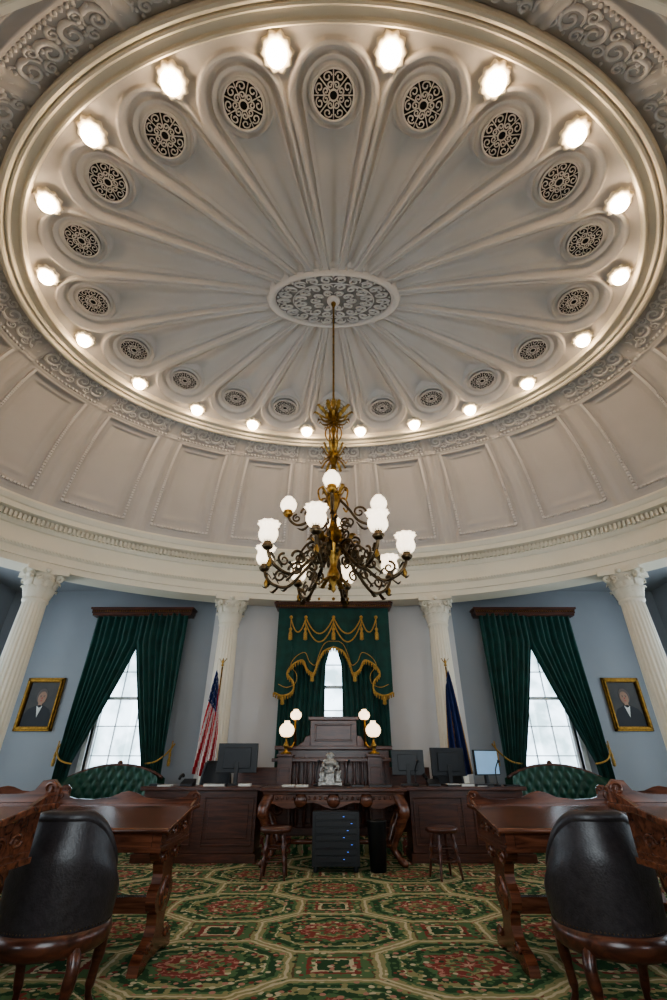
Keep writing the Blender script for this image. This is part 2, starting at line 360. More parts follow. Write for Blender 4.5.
# vents
mbd=MB(); mbl=MB()
for k in range(20):
    z=basez(.83)+zg-.03
    c=(gx[k],gy[k],z); mbd.lathe([(.26,0),(.26,.01)],28,c)
    a0=math.atan2(gy[k]-YC,gx[k])
    ringp=lambda R:[(c[0]+R*math.cos(q),c[1]+R*math.sin(q),z-.01) for q in np.linspace(0,TAU,28,endpoint=False)]
    mbl.tube(ringp(.262),.018,5,closed=True); mbl.tube(ringp(.055),.012,5,closed=True)
    fn=lambda u,v:(c[0]+v*math.cos(u),c[1]+v*math.sin(u),z-.008)
    for j in range(8):
        fl=1 if j%2 else -1
        for (V,su,sv) in ((.19,.30,.05),(.105,.34,.036)):
            pts=[]
            for i in range(14):
                q=i/13; aa_=q*TAU*1.1; r_=1-q*.7
                pts.append(fn(a0+(j+.5)*TAU/8+su*r_*math.cos(aa_)*fl,V+sv*r_*math.sin(aa_)))
            mbl.tube(pts,.0095,4)
        mbl.tube([fn(a0+j*TAU/8,.05),fn(a0+j*TAU/8,.25)],.008,4)
obj('vent_backing',mbd,darkhole,dome); obj('vent_scrollwork',mbl,plaster,dome)
# bulbs
mb=MB(); mbs=MB(); tb=arc_t(4.93,3.42,(np.arange(20)+.5)/20); bx_,by_=E(4.85,3.37,tb)
for k in range(20):
    mb.sphere((bx_[k],by_[k],8.085),.12,0,18,10,.85)
    mbs.lathe([(.05,.14),(.06,.08),(.15,.06),(.175,.075),(.185,.11),(.12,.14)],40,(bx_[k],by_[k],8.06),mod=lambda t,r,z:r*(1+.09*math.cos(10*t)))
obj('ceiling_light_bulbs',mb,bulbm,dome); obj('bulb_rosettes',mbs,cream,dome)

# ------------------------------------------------------------ columns
mb=MB()
mb.bx(-.32,.32,-.32,.32,0,.12); mb.lathe([(.31,.12),(.33,.16),(.31,.21),(.27,.23),(.26,.27),(.29,.30),(.28,.34),(.245,.36)],32)
def fl(t,r,z): return r*(1-.06*max(0,math.cos(20*t))**.5) if .42<z<3.70 else r
mb.lathe([(.24,.36),(.236,.42),(.235,.45),(.233,1.2),(.226,2),(.215,2.8),(.20,3.6),(.197,3.69),(.20,3.72),(.22,3.74),(.22,3.77),(.20,3.79)],120,mod=fl)
colshaft=mb
cap=MB(); cap.lathe([(.19,3.78),(.19,3.9),(.21,4.05),(.25,4.18),(.30,4.24)],28)
def leaf(mb,ang,path,width,T0=None,m=0,c=(0,0)):
    P=smooth(path,4); K=len(P); G_=[]
    for i,p in enumerate(P):
        q=i/(K-1); wd=width*(.75+.5*math.sin(q*pi))*(1 if q<.75 else max(.15,1-(q-.75)*3.2))*(1+.18*math.cos(i*2.6))
        row=[]
        for j in range(5):
            o=(j-2)/2; r=p[0]-.25*wd*o*o+ .02*(1 if j%2 else 0)*(wd/.08); ww=o*wd
            row.append((c[0]+r*math.cos(ang)-ww*math.sin(ang),c[1]+r*math.sin(ang)+ww*math.cos(ang),p[1]))
        G_.append(row)
    mb.grid(np.array(G_),m)
for k in range(8):
    leaf(cap,k*TAU/8,[(.20,3.78),(.225,3.88),(.25,3.96),(.29,3.99),(.30,3.95)],.07)
    leaf(cap,(k+.5)*TAU/8,[(.20,3.80),(.23,3.95),(.26,4.08),(.31,4.12),(.33,4.07)],.07)
for k in range(4):
    a=(k+.5)*TAU/4; pts=[]
    for i in range(22):
        q=i/21; aa=-pi/2+q*TAU*1.3; rr=.075*(1-q*.8)
        pts.append((.35+rr*math.cos(aa+pi),4.18+rr*math.sin(aa+pi)))
    pts=[(.24,4.02),(.28,4.12)]+[(p[0],p[1]) for p in pts]
    cap.tube([(r*math.cos(a),r*math.sin(a),z) for r,z in pts],.026,6)
    for s_ in(-1,1):
        pts=[((.10+.045*(1-i/15*.8)*math.cos(i*.5))*s_,.27,4.15+.045*(1-i/15*.8)*math.sin(i*.5)) for i in range(16)]
        cap.tube(pts,.016,5,T=Matrix.Rotation(k*TAU/4,4,'Z'))
    cap.sphere((0,.33,4.28),.05,0,8,6,T=Matrix.Rotation(k*TAU/4,4,'Z'))
ab=[]
for k in range(4):
    for s_ in np.linspace(-1,1,9):
        a=k*TAU/4; x0=.31*s_ if abs(s_)<1 else .34*s_; y0=.29+.09*s_*s_ if abs(s_)<1 else .36
        ab.append((x0*math.cos(a)-y0*math.sin(a),x0*math.sin(a)+y0*math.cos(a)))
ab2=sorted(ab,key=lambda p:math.atan2(p[1],p[0])); cap.ext(ab2,'z',4.24,4.33)
first=None
for (x,y) in [(-2.29,9.78),(2.29,9.78),(-5.57,8.10),(5.57,8.10),(-5.57,2.10),(5.57,2.10),(-2.29,.42),(2.29,.42),(-6.97,5.1),(6.97,5.1)]:
    rz=math.atan2((y-YC)/4.95**2,x/6.97**2)-pi/2
    if first is None:
        first=empty('corinthian_column',(x,y,0),rz); obj('shaft',colshaft,cream,first); obj('capital',cap,cream,first)
    else: dup(first,(x,y,0),rz)

# ------------------------------------------------------------ windows, curtains
def window(name,xc,w,z0,z1,y):
    r=empty(name,(xc,y,0)); mb=MB(); h=w/2
    mb.bx(-h-.1,-h,-.02,.3,z0-.02,z1+.1); mb.bx(h,h+.1,-.02,.3,z0-.02,z1+.1); mb.bx(-h-.1,h+.1,-.02,.3,z1,z1+.1); mb.bx(-h-.14,h+.14,-.1,.3,z0-.06,z0)
    for z in (z0,z1-.06,(z0+z1)/2-.03): mb.bx(-h,h,.1,.16,z,z+.06)
    for x in(-h,h-.05): mb.bx(x,x+.05,.1,.16,z0,z1)
    for x in(-w/6,w/6): mb.bx(x-.009,x+.009,.11,.15,z0,z1)
    for k in(1,2,4,5): z=z0+(z1-z0)*k/6; mb.bx(-h,h,.11,.15,z-.009,z+.009)
    obj('frame',mb,whitetrim,r); obj('glass_pane',MB().bx(-h,h,.125,.13,z0,z1),glass,r); return r
window('window_1',-4.4,1.3,.75,4.0,WY); window('window_2',0,1.2,1.2,4.0,WY); window('window_3',4.4,1.3,.75,4.0,WY)
def panel(mb,zt,zb,outf,inf,y,folds,nz=60,nu=110,amp=.075):
    P=np.zeros((nu,nz,3))
    for j in range(nz):
        z=zt+(zb-zt)*j/(nz-1); xo_,xi_=outf(z),inf(z)
        for i in range(nu):
            u=i/(nu-1); wdt=abs(xi_-xo_)
            P[i,j]=(xo_+(xi_-xo_)*u, y-.05-amp*(.55+.45*math.sin(u*TAU*folds+.8*math.sin(z*1.3)))*(1 if wdt>.5 else .9)-.03*math.sin(u*TAU*2.3+z),z)
    mb.grid(P,0)
def sidecurtain(xc,s):
    r=empty('window_curtain',(xc,WY-.06,0)); 
    for nm,sg in(('drape_outer',s),('drape_inner',-s)):
        mb=MB()
        outf=lambda z:sg*1.06
        W_=.80 if sg==s else .66
        def inf(z):
            if z>3.5: return -sg*.03
            if z>1.15:
                q=(3.5-z)/2.35; return sg*(-.03+W_*q**1.0-.02*math.sin(q*pi))
            return sg*(W_-.03+.03*(1.15-z))
        panel(mb,4.12,.12,outf,inf,-.05 if sg==s else -.12,8)
        o=obj(nm,mb,green,r)
        mb=MB()
        mb.tube(smooth([(sg*1.16,.0,1.5),(sg*1.12,-.14,1.38),(sg*1.0,-.24,1.24),(sg*.85,-.24,1.17),(sg*(W_-.04),-.16,1.15)]),.016,8)
        mb.lathe([(.0001,0),(.03,.02),(.035,.1),(.02,.16),(.03,.2),(.012,.26)],12,(sg*1.14,-.14,1.1)); mb.tube([(sg*1.15,-.1,1.55),(sg*1.14,-.14,1.33)],.012,6)
        obj('tieback',mb,gold,r)
    mb=MB(); mb.bx(-1.15,1.15,-.24,.05,4.13,4.22); mb.bx(-1.18,1.18,-.27,.05,4.22,4.26); mb.bx(-1.13,1.13,-.22,.05,4.08,4.13)
    for k in range(45): mb.sphere((-1.1+k*.05,-.245,4.175),.018,1,6,4)
    obj('wood_cornice',mb,[mahog,gilt],r)
    return r
sidecurtain(-4.4,-1); sidecurtain(4.4,1)
r=empty('rostrum_curtain',(0,WY-.18,0))
for sg in(-1,1):
    mb=MB(); panel(mb,4.2,.4,lambda z:sg*1.15,lambda z:sg*(.02 if z>3.5 else .02+.15*min(1,(3.5-z)/.5)+.06*max(0,(3.0-z)/2)),-.03,9); obj('drape',mb,green,r)
edge=[(-1.24,2.42),(-1.05,2.36),(-.86,2.44),(-.84,2.62),(-.98,2.80),(-.86,2.98),(-.66,3.06),(-.56,2.88),(-.42,2.80),(-.34,3.0),(-.22,3.24),(0,3.34)]
edge=[tuple(p) for p in smooth(edge,4)]; full=edge+[(-x,z) for x,z in edge[::-1][1:]]
mb=MB(); 
nE=len(full); P=np.zeros((nE,14,3))
for i,(x,z) in enumerate(full):
    for j in range(14):
        q=j/13; P[i,j]=(x*(1-q)+q*(-1.24+2.48*i/(nE-1)),-.24-.025*math.sin(i*.9)*(1-q),z*(1-q)+4.22*q)
mb.grid(P,0); obj('lambrequin',mb,green,r)
mb=MB(); mb.tube([(x,-.27,z) for x,z in full],.020,6)
for i,(x,z) in enumerate(full):
    mb.tube([(x,-.265,z),(x,-.265,z-.085)],[.022,.012],5)
mb.tube([(x*.93,-.275,z+.16+ (.0)) for x,z in full if z<3.3],.009,5)
for x0,x1,zt,dz in[(-.62,0,3.98,.36),(0,.62,3.98,.36),(-.62,0,3.86,.42),(0,.62,3.86,.42),(-.95,-.62,3.95,.3),(.62,.95,3.95,.3)]:
    mb.tube([(x0+(x1-x0)*q,-.30,zt-dz*(1-(2*q-1)**2)) for q in np.linspace(0,1,16)],.016,6)
for x in(-.62,0,.62,-.95,.95):
    mb.lathe([(.0001,-.28),(.045,-.26),(.04,-.12),(.02,-.08),(.04,-.03),(.0001,.02)],10,(x,-.30,3.75)); mb.tube([(x,-.3,3.75),(x,-.3,4.0)],.010,5); mb.sphere((x,-.3,3.98),.04,0,10,6)
for s_ in(-1,1): mb.lathe([(.0001,-.2),(.045,-.18),(.03,-.06),(.0001,0)],10,(s_*.45,-.28,2.82)); mb.lathe([(.0001,-.2),(.045,-.18),(.03,-.06),(.0001,0)],10,(s_*1.05,-.28,2.38))
obj('gold_fringe_trim',mb,gold,r)
mb=MB(); mb.bx(-1.3,1.3,-.32,.02,4.2,4.28); mb.bx(-1.34,1.34,-.35,.02,4.28,4.32)
mb.ext([(-.45,4.32),(-.42,4.40),(-.28,4.36),(-.2,4.45),(-.1,4.43),(0,4.54),(.1,4.43),(.2,4.45),(.28,4.36),(.42,4.40),(.45,4.32)],'y',-.34,-.28)
for x in(-.33,0,.33): mb.sphere((x,-.34,4.38),.05,1,10,6)
for s_ in(-1,1): mb.sphere((s_*1.28,-.33,4.36),.05,0,10,6)
for k in range(50): mb.sphere((-1.25+k*.051,-.325,4.24),.018,1,6,4)
obj('carved_cornice',mb,[mahog,gilt],r)

# ------------------------------------------------------------ portraits
def portrait(x,flip):
    r=empty('framed_portrait',(x,WY,2.25)); mb=MB(); w,h=.40,.52
    for o,dep,wd in((0,.05,.05),(.035,.08,.04),(.065,.06,.025)):
        W_,H_=w-o,h-o
        mb.bx(-W_,W_,-dep,0,H_-wd,H_,0); mb.bx(-W_,W_,-dep,0,-H_,-H_+wd,0); mb.bx(-W_,-W_+wd,-dep,0,-H_,H_,0); mb.bx(W_-wd,W_,-dep,0,-H_,H_,0)
    obj('gilt_frame',mb,gilt,r,bevel=.008)
    obj('canvas',MB().bx(-w+.07,w-.07,-.02,0,-h+.07,h-.07),canvas,r)
    mb=MB(); body=[(-.30,-.43),(-.29,-.22),(-.22,-.10),(-.08,-.03),(.08,-.03),(.22,-.10),(.29,-.22),(.30,-.43)]
    mb.ext(body,'y',-.024,-.02,0); 
    mb.ext([(-.06,-.04),(0,-.26),(.06,-.04)],'y',-.027,-.022,1)
    mb.ext([(-.045,-.05),(0,-.075),(.045,-.05),(.03,-.02),(-.03,-.02)],'y',-.029,-.022,0)
    ell=lambda cx,cz,a,b_:[(cx+a*math.cos(q),cz+b_*math.sin(q)) for q in np.linspace(0,TAU,24,endpoint=False)]
    mb.ext([(-.04,-.04),(.04,-.04),(.04,.05),(-.04,.05)],'y',-.0275,-.02,2)
    mb.ext(ell(.0,.155,.115,.15),'y',-.027,-.02,3); mb.ext(ell(.010*flip,.12,.09,.125),'y',-.030,-.02,2)
    for s_ in(-1,1): mb.ext(ell(.01*flip+s_*.034,.14,.014,.007),'y',-.032,-.02,0); mb.ext(ell(.01*flip+s_*.034,.165,.022,.005),'y',-.032,-.02,3)
    mb.ext([(-.010+.01*flip,.095),(.010+.01*flip,.095),(.01*flip,.14)],'y',-.032,-.02,4); mb.ext(ell(.01*flip,.06,.026,.006),'y',-.032,-.02,4)
    obj('sitter',mb,[suit,paper,skin,hairm,red],r)
portrait(-6.26,1); portrait(6.25,-1)

# ------------------------------------------------------------ chandelier
ch=empty('chandelier',(0,5.12,0))
mb=MB()
mb.lathe([(.045,8.36),(.04,8.30),(.025,8.26),(.016,8.2),(.016,5.98),(.03,5.94),(.045,5.88),(.02,5.84),(.03,5.78),(.05,5.70),(.055,5.62),(.03,5.55),(.02,5.45),(.04,5.38),(.02,5.3),(.02,5.2),(.03,5.15),(.05,5.05),(.075,4.98),(.08,4.9),(.05,4.82),(.03,4.75),(.045,4.66),(.02,4.6),(.02,4.45)],20)
for k in range(10):
    a=k*TAU/10
    leaf(mb,a,[(.04,5.62),(.10,5.62),(.18,5.66),(.25,5.72),(.29,5.74),(.31,5.69)],.022)
    leaf(mb,a+.3,[(.04,5.68),(.09,5.70),(.14,5.74),(.17,5.80),(.20,5.78)],.016)
    leaf(mb,a+.3,[(.03,5.54),(.10,5.52),(.17,5.54),(.21,5.60),(.24,5.57)],.018)
    leaf(mb,a,[(.05,4.92),(.10,4.95),(.14,5.02),(.17,5.08),(.20,5.04)],.018)
    leaf(mb,a+.3,[(.05,4.88),(.11,4.85),(.15,4.80),(.18,4.75),(.21,4.79)],.018)
    leaf(mb,a,[(.02,5.88),(.04,5.93),(.06,5.96),(.08,5.94)],.010)
for k in range(6):
    a=k*TAU/6
    pts=[(.03,5.48),(.10,5.42),(.12,5.32),(.09,5.22),(.04,5.16)]
    mb.tube([(p[0]*math.cos(a),p[0]*math.sin(a),p[1]) for p in smooth(pts,4)],.010,5)
obj('stem_gold',mb,brass,ch)
mb=MB()
mb.lathe([(.03,4.6),(.05,4.5),(.03,4.44),(.05,4.36),(.09,4.28),(.10,4.2),(.07,4.1),(.04,4.02),(.035,3.9),(.05,3.8),(.10,3.7),(.14,3.6),(.13,3.48),(.08,3.38),(.05,3.3),(.04,3.22),(.07,3.16),(.08,3.1),(.05,3.03),(.02,2.98),(.03,2.94),(.0001,2.9)],24,mod=lambda t,r,z:r*(1+.06*math.cos(8*t)),m=1)
def arm(mb,a,path,r0,m=0):
    P=smooth(path,6); mb.tube([(p[0]*math.cos(a),p[0]*math.sin(a),p[1]) for p in P],r0,7,m)
def curl(mb,a,cr,cz,R,dir_,r0,ph=0,turn=1.3,m=0):
    pts=[]
    for i in range(20):
        q=i/19; aa=ph+dir_*q*TAU*turn; rr=R*(1-q*.8); pts.append(((cr+rr*math.cos(aa))*math.cos(a),(cr+rr*math.cos(aa))*math.sin(a),cz+rr*math.sin(aa)))
    mb.tube(pts,[r0*(1-.4*i/19) for i in range(20)],6,m)
LA=[math.radians(-12+45*k) for k in range(8)]; UA=[math.radians(-92+90*k) for k in range(4)]
DZ=-.06
for a in LA:
    arm(mb,a,[(.10,3.55),(.24,3.36),(.40,3.18),(.58,3.08+DZ),(.76,3.12+DZ),(.86,3.22+DZ),(.90,3.34+DZ)],.020)
    arm(mb,a,[(.10,3.42),(.22,3.5),(.36,3.46),(.46,3.32),(.5,3.2),(.6,3.10)],.014)
    curl(mb,a,.48,3.24,.10,1,.018); curl(mb,a,.68,3.17,.08,-1,.016,pi/2); curl(mb,a,.28,3.54,.08,-1,.016,pi)
    curl(mb,a,.30,3.17,.07,1,.015,pi/2)
    for q,z in((.28,3.32),(.42,3.18),(.56,3.06),(.70,3.05),(.80,3.12)):
        leaf(mb,a,[(q,z-.02),(q+.04,z-.06),(q+.08,z-.09),(q+.11,z-.06)],.026); leaf(mb,a,[(q,z+.02),(q+.03,z+.07),(q+.06,z+.10),(q+.09,z+.07)],.024)
    mb.lathe([(.02,3.30+DZ),(.05,3.32+DZ),(.07,3.35+DZ),(.05,3.37+DZ),(.045,3.40+DZ),(.065,3.41+DZ)],12,(.90*math.cos(a),.90*math.sin(a),0),m=0)
    mb.lathe([(.0001,3.02),(.02,3.05),(.03,3.09),(.012,3.14),(.015,3.2)],8,(.86*math.cos(a),.86*math.sin(a),0),m=1)
    a2=a+TAU/16
    curl(mb,a2,.25,3.38,.08,1,.016); curl(mb,a2,.16,3.80,.07,1,.014,0)
    leaf(mb,a2,[(.12,3.5),(.22,3.52),(.30,3.6),(.35,3.56)],.035,m=1); leaf(mb,a2,[(.06,3.1),(.13,3.06),(.18,3.0),(.22,3.03)],.03,m=1)
    leaf(mb,a2,[(.07,4.25),(.12,4.3),(.16,4.38),(.19,4.34)],.03,m=1)
for a in UA:
    arm(mb,a,[(.08,4.2),(.2,4.05),(.32,3.88),(.46,3.82),(.56,3.88),(.60,3.98)],.018,0)
    curl(mb,a,.34,4.00,.09,1,.016); curl(mb,a,.48,3.92,.06,-1,.014,pi/2); curl(mb,a,.20,3.86,.08,1,.015,pi)
    leaf(mb,a,[(.3,3.86),(.36,3.78),(.42,3.75),(.48,3.78)],.028)
    mb.lathe([(.02,3.94),(.05,3.96),(.07,3.99),(.05,4.01),(.06,4.03)],12,(.60*math.cos(a),.60*math.sin(a),0),m=1)
    arm(mb,a+pi/4,[(.10,4.22),(.20,4.3),(.27,4.22),(.24,4.1),(.18,4.14)],.012,1)
obj('arms_bronze',mb,[bronze,brass],ch)
mb=MB()
for a in LA:
    mb.lathe([(.045,0),(.085,.02),(.108,.07),(.110,.12),(.095,.17),(.10,.20),(.13,.235),(.123,.232),(.09,.19),(.05,.19)],40,(.90*math.cos(a),.90*math.sin(a),3.40+DZ),mod=lambda t,r,z:r*(1+(.05 if z<.2 else .09)*math.cos(10*t)))
for a in UA:
    mb.lathe([(.04,0),(.085,.03),(.108,.085),(.108,.12),(.085,.175),(.05,.20),(.055,.215),(.03,.215)],28,(.60*math.cos(a),.60*math.sin(a),4.02),mod=lambda t,r,z:r*(1+.02*math.cos(12*t)))
obj('glass_shades',mb,shade,ch)

# ------------------------------------------------------------ rostrum, tables
obj('floor_dais',MB().bx(-3.2,3.2,8.30,10.25,0,.2),carpet)
r=empty('carved_table',(0,7.65,0)); mb=MB()
mb.bx(-1.0,1.0,-.40,.40,.82,.87); mb.bx(-.97,.97,-.37,.37,.79,.82); obj('table_top',mb,mahog,r,bevel=.01)
ap=[(-.92,.79),(-.92,.62)]+[(-.92+1.84*q,.66+.035*math.cos(q*TAU*3)) for q in np.linspace(.04,.96,40)]+[(.92,.62),(.92,.79)]
mb=MB(); mb.ext(ap,'y',-.33,-.30); mb.ext(ap,'y',.30,.33); mb.bx(-.93,-.90,-.3,.3,.65,.79); mb.bx(.90,.93,-.3,.3,.65,.79)
for k in range(24): mb.sphere((-.85+k*.074,-.335,.745),.022,0,8,5)
for x in(-.45,0,.45): 
    mb.lathe([(.09,0),(.07,.02),(.03,.03),(.0001,.035)],16,(0,0,0),T=Matrix.Translation((x,-.33,.72))@Matrix.Rotation(pi/2,4,'X'))
obj('carved_apron',mb,walnut,r)
mb=MB()
for sx in(-1,1):
    for sy in(-1,1):
        mb.tube(smooth([(sx*.86,sy*.28,.80),(sx*.93,sy*.33,.68),(sx*.95,sy*.35,.56),(sx*.86,sy*.30,.36),(sx*.80,sy*.27,.20),(sx*.86,sy*.30,.09),(sx*.93,sy*.34,.04)],5),[.075]*6+[.08]*5+[.06]*5+[.045]*5+[.035]*5+[.045]*5,10)
        mb.sphere((sx*.93,sy*.34,.04),.04); curl(mb,0,sx*.80,.60,.07,sx,.02)
    mb.tube(smooth([(sx*.8,-.27,.2),(sx*.6,0,.24),(sx*.8,.27,.2)],5),.028,8)
mb.tube([(-.68,0,.23),(.68,0,.23)],.03,8); mb.lathe([(.03,.2),(.07,.26),(.04,.32),(.0001,.4)],12)
obj('cabriole_legs',mb,walnut,r)
def clerkdesk(x0,x1,y0):
    r=empty('clerk_desk',(0,y0,0)); mb=MB()
    mb.bx(x0,x1,0,.62,.0,.10); mb.bx(x0+.03,x1-.03,.03,.60,.1,.82); 
    n=max(2,int((x1-x0)/.62)); w=(x1-x0)/n
    for k in range(n):
        a=x0+k*w+.07; b_=a+w-.14
        mb.bx(a,b_,.012,.03,.18,.20);mb.bx(a,b_,.012,.03,.72,.74);mb.bx(a,a+.02,.012,.03,.18,.74);mb.bx(b_-.02,b_,.012,.03,.18,.74); mb.bx(a+.07,b_-.07,.018,.03,.26,.66)
    mb.bx(x0-.02,x1+.02,-.03,.66,.82,.87); obj('panelled_body',mb,rostw,r,bevel=.006)
clerkdesk(-2.75,-1.06,7.62); clerkdesk(1.06,2.75,7.62)
r=empty('rostrum_desk',(0,8.85,0)); mb=MB()
mb.bx(-1.0,1.0,0,.65,.2,.32); mb.bx(-.96,.96,.03,.62,.32,1.36); mb.bx(-1.02,1.02,-.04,.68,1.36,1.42)
for k in range(4):
    a=-.9+k*.46; mb.bx(a,a+.42,.0,.03,.5,.53); mb.bx(a,a+.42,.0,.03,1.22,1.25); mb.bx(a,a+.03,.0,.03,.5,1.25); mb.bx(a+.39,a+.42,.0,.03,.5,1.25); mb.bx(a+.1,a+.32,.01,.03,.62,1.14)
mb.bx(-.42,.42,.25,.32,1.42,1.84); mb.bx(-.46,.46,.22,.36,1.84,1.90); mb.bx(-.34,.34,.23,.25,1.5,1.53);mb.bx(-.34,.34,.23,.25,1.75,1.78);mb.bx(-.34,-.31,.23,.25,1.5,1.78);mb.bx(.31,.34,.23,.25,1.5,1.78)
mb.ext([(-.42,1.42),(-.42,1.60),(-.50,1.58),(-.54,1.50),(-.62,1.45),(-.66,1.42)],'y',.25,.31); mb.ext([(.42,1.42),(.42,1.60),(.50,1.58),(.54,1.50),(.62,1.45),(.66,1.42)],'y',.25,.31)
for s_ in(-1,1):
    mb.bx(s_*1.3-.35,s_*1.3+.35,.1,.16,.2,1.1)
obj('panelled_body',mb,rostw,r,bevel=.008)
r=empty('lamp_balustrade',(0,8.56,.2)); mb=MB()
mb.bx(-1.02,1.02,-.08,.08,0,.10); mb.bx(-1.02,1.02,-.07,.07,.98,1.03)
for x in(-.80,.68): mb.bx(x-.12,x+.12,-.10,.10,0,1.05); mb.bx(x-.14,x+.14,-.12,.12,1.05,1.09); mb.bx(x-.08,x+.08,-.115,-.10,.15,.9)
for k in range(9): mb.lathe([(.02,.10),(.035,.2),(.02,.34),(.04,.6),(.018,.8),(.03,.98)],10,(-.60+k*.135,0,0))
obj('rails_and_newels',mb,rostw,r,bevel=.006)
def lamp(x,y,zb,n2):
    r=empty('rostrum_lamp',(x,y,zb)); mb=MB()
    mb.lathe([(.09,0),(.09,.02),(.04,.04),(.025,.08),(.04,.1),(.05,.13),(.03,.17),(.02,.2),(.02,.24),(.05,.25)],16)
    mb.lathe([(.02,.12),(.02,.5),(.04,.51),(.05,.53)],12,(.14*n2,.1,0)); mb.tube(smooth([(0,0,.12),(.08*n2,.06,.1),(.14*n2,.1,.2),(.14*n2,.1,.28)]),.015,6)
    obj('brass_stand',mb,brass,r); mb=MB()
    mb.lathe([(.04,.25),(.085,.265),(.12,.31),(.13,.36),(.115,.41),(.075,.45),(.05,.46),(.045,.50),(.04,.46)],20)
    mb.lathe([(.04,.52),(.075,.54),(.10,.585),(.09,.635),(.05,.665),(.04,.69),(.03,.67)],20,(.14*n2,.1,0)); obj('glass_globes',mb,shade2,r)
lamp(-.80,8.56,1.291,1); lamp(.68,8.56,1.291,-1)
r=empty('silver_table_centrepiece',(-.05,7.62,.87)); mb=MB()
mb.bx(-.17,.17,-.11,.11,.02,.05)
for sx in(-1,1):
    for sy in(-1,1): mb.sphere((sx*.15,sy*.09,.02),.02,0,8,6)
    mb.lathe([(.05,.05),(.06,.08),(.035,.11),(.05,.15),(.03,.18),(.0001,.2)],14,(sx*.11,0,0))
    curl(mb,0,sx*.10,.20,.055,-sx,.014); curl(mb,0,sx*.07,.30,.04,-sx,.012)
mb.bx(-.06,.06,-.06,.06,.05,.16); mb.lathe([(.07,.16),(.08,.19),(.05,.22),(.06,.26),(.09,.29),(.085,.32),(.05,.34),(.04,.37),(.06,.39),(.03,.42),(.0001,.44)],16,mod=lambda t,r,z:r*(1+.1*math.cos(6*t)))
for k in range(16): mb.sphere((random.uniform(-.12,.12),random.uniform(-.07,.0),random.uniform(.06,.33)),random.uniform(.015,.03),0,7,5)
obj('centrepiece_body',mb,silver,r)
def monitor(x,y,z,rz,w=.56,h=.34,lift=.14,face=1):
    r=empty('computer_monitor',(x,y,z),rz); mb=MB()
    mb.bx(-w/2,w/2,-.02,.02,lift,lift+h); mb.bx(-w/2+.1,w/2-.1,-.05,-.02,lift+.06,lift+h-.06); obj('casing',mb,black,r,bevel=.006)
    obj('display',MB().bx(-w/2+.015,w/2-.015,.02,.023,lift+.015,lift+h-.015),lit if face<0 else screen,r)
    mb=MB(); mb.bx(-.03,.03,-.06,-.02,.01,lift+.15); mb.bx(-.12,.12,-.12,.1,0,.02); obj('stand',mb,black,r,bevel=.004)
monitor(-1.5,8.05,.87,.05,.62,.40,.16); monitor(1.16,8.08,.87,-.1,.50,.34,.13); monitor(1.78,8.05,.87,.15,.54,.38,.12); monitor(2.38,8.05,.87,pi+.5,.5,.34,.13,-1)
r=empty('papers_and_folders',(0,0,0)); mb=MB()
for k in range(20):
    x=random.choice([-2.6,-2.45,-1.8,-1.65,-1.3,1.75,1.95,2.15,2.6]); y=random.uniform(7.68,7.76); h=random.choice([.01,.02,.03])
    mb.box((x,y,.87+h/2),(random.uniform(.12,.2),.14,h),random.choice([0,0,1]),T=None)
for x in(-.65,-.45,.35,.6,.75): mb.box((x,7.6+.1*random.random(),.88),(.18,.24,.02),random.choice([0,1]))
obj('paper_stack',mb,[paper,black],r)
def phone(x,y):
    r=empty('desk_telephone',(x,y,.87)); mb=MB(); mb.ext([(-.1,0),(.1,0),(.1,.09),(-.1,.03)],'x',-.09,.09); mb.tube(smooth([(-.11,-.08,.09),(-.11,-.04,.12),(-.11,.06,.14),(-.11,.1,.12)]),.022,8); obj('handset_base',mb,black,r,bevel=.004)
phone(1.47,7.76); phone(-2.15,7.78)
def mic(x,y):
    r=empty('gooseneck_microphone',(x,y,.87)); mb=MB(); mb.lathe([(.05,0),(.05,.02),(.02,.035)],14); mb.tube(smooth([(0,0,.03),(0,0,.18),(.02,-.04,.27),(.03,-.1,.31)]),.008,6); mb.sphere((.032,-.115,.315),.022,0,10,8); obj('mic_body',mb,black,r)
mic(-.25,7.85); mic(.2,7.85); mic(1.22,7.8); mic(2.42,7.78)
# office chairs of the clerks
def officechair(x,y,rz):
    r=empty('clerk_office_chair',(x,y,.2),rz); mb=MB()
    for k in range(5):
        a=k*TAU/5; mb.tube([(0,0,.10),(.28*math.cos(a),.28*math.sin(a),.06)],[.03,.018],6); mb.sphere((.28*math.cos(a),.28*math.sin(a),.03),.03,0,8,6)
    mb.lathe([(.035,.08),(.03,.4)],12); mb.bx(-.24,.24,-.24,.22,.40,.48); mb.bx(-.03,.03,.2,.25,.45,.62)
    P=np.zeros((14,12,3))
    for i in range(14):
        for j in range(12):
            u=i/13*2-1;v=j/11; P[i,j]=(u*.24*(1-.25*v*v),.22-.05*u*u,.55+.42*v)
    mb.grid(P,0); P2=P.copy(); P2[:,:,1]+=.05; mb.grid(P2[::-1],0); 
    rim=[P[i,11]+[0,.025,0] for i in range(14)]; mb.tube(rim,.03,8)
    for s_ in(0,13): mb.tube([P[s_,j]+np.array([0,.025,0]) for j in range(12)],.03,8)
    obj('chair_body',mb,black,r,bevel=.01)
officechair(-1.95,8.68,.2); officechair(1.9,8.68,-.2)
r=empty('equipment_rack',(.03,7.0,0)); mb=MB(); mb.bx(-.30,.30,0,.24,.06,.62); 
for k in range(7): mb.bx(-.26,.26,-.012,0,.10+k*.072,.16+k*.072)
for sx in(-.25,.25):
    for sy in(.05,.2): mb.lathe([(.03,0),(.03,.06)],12,(sx,sy,0))
obj('rack_cabinet',mb,black,r,bevel=.004)
mb=MB()
for k in range(7): mb.box((.1+.05*(k%3),-.014,.135+k*.072),(.02,.004,.005))
obj('indicator_lights',mb,led,r)
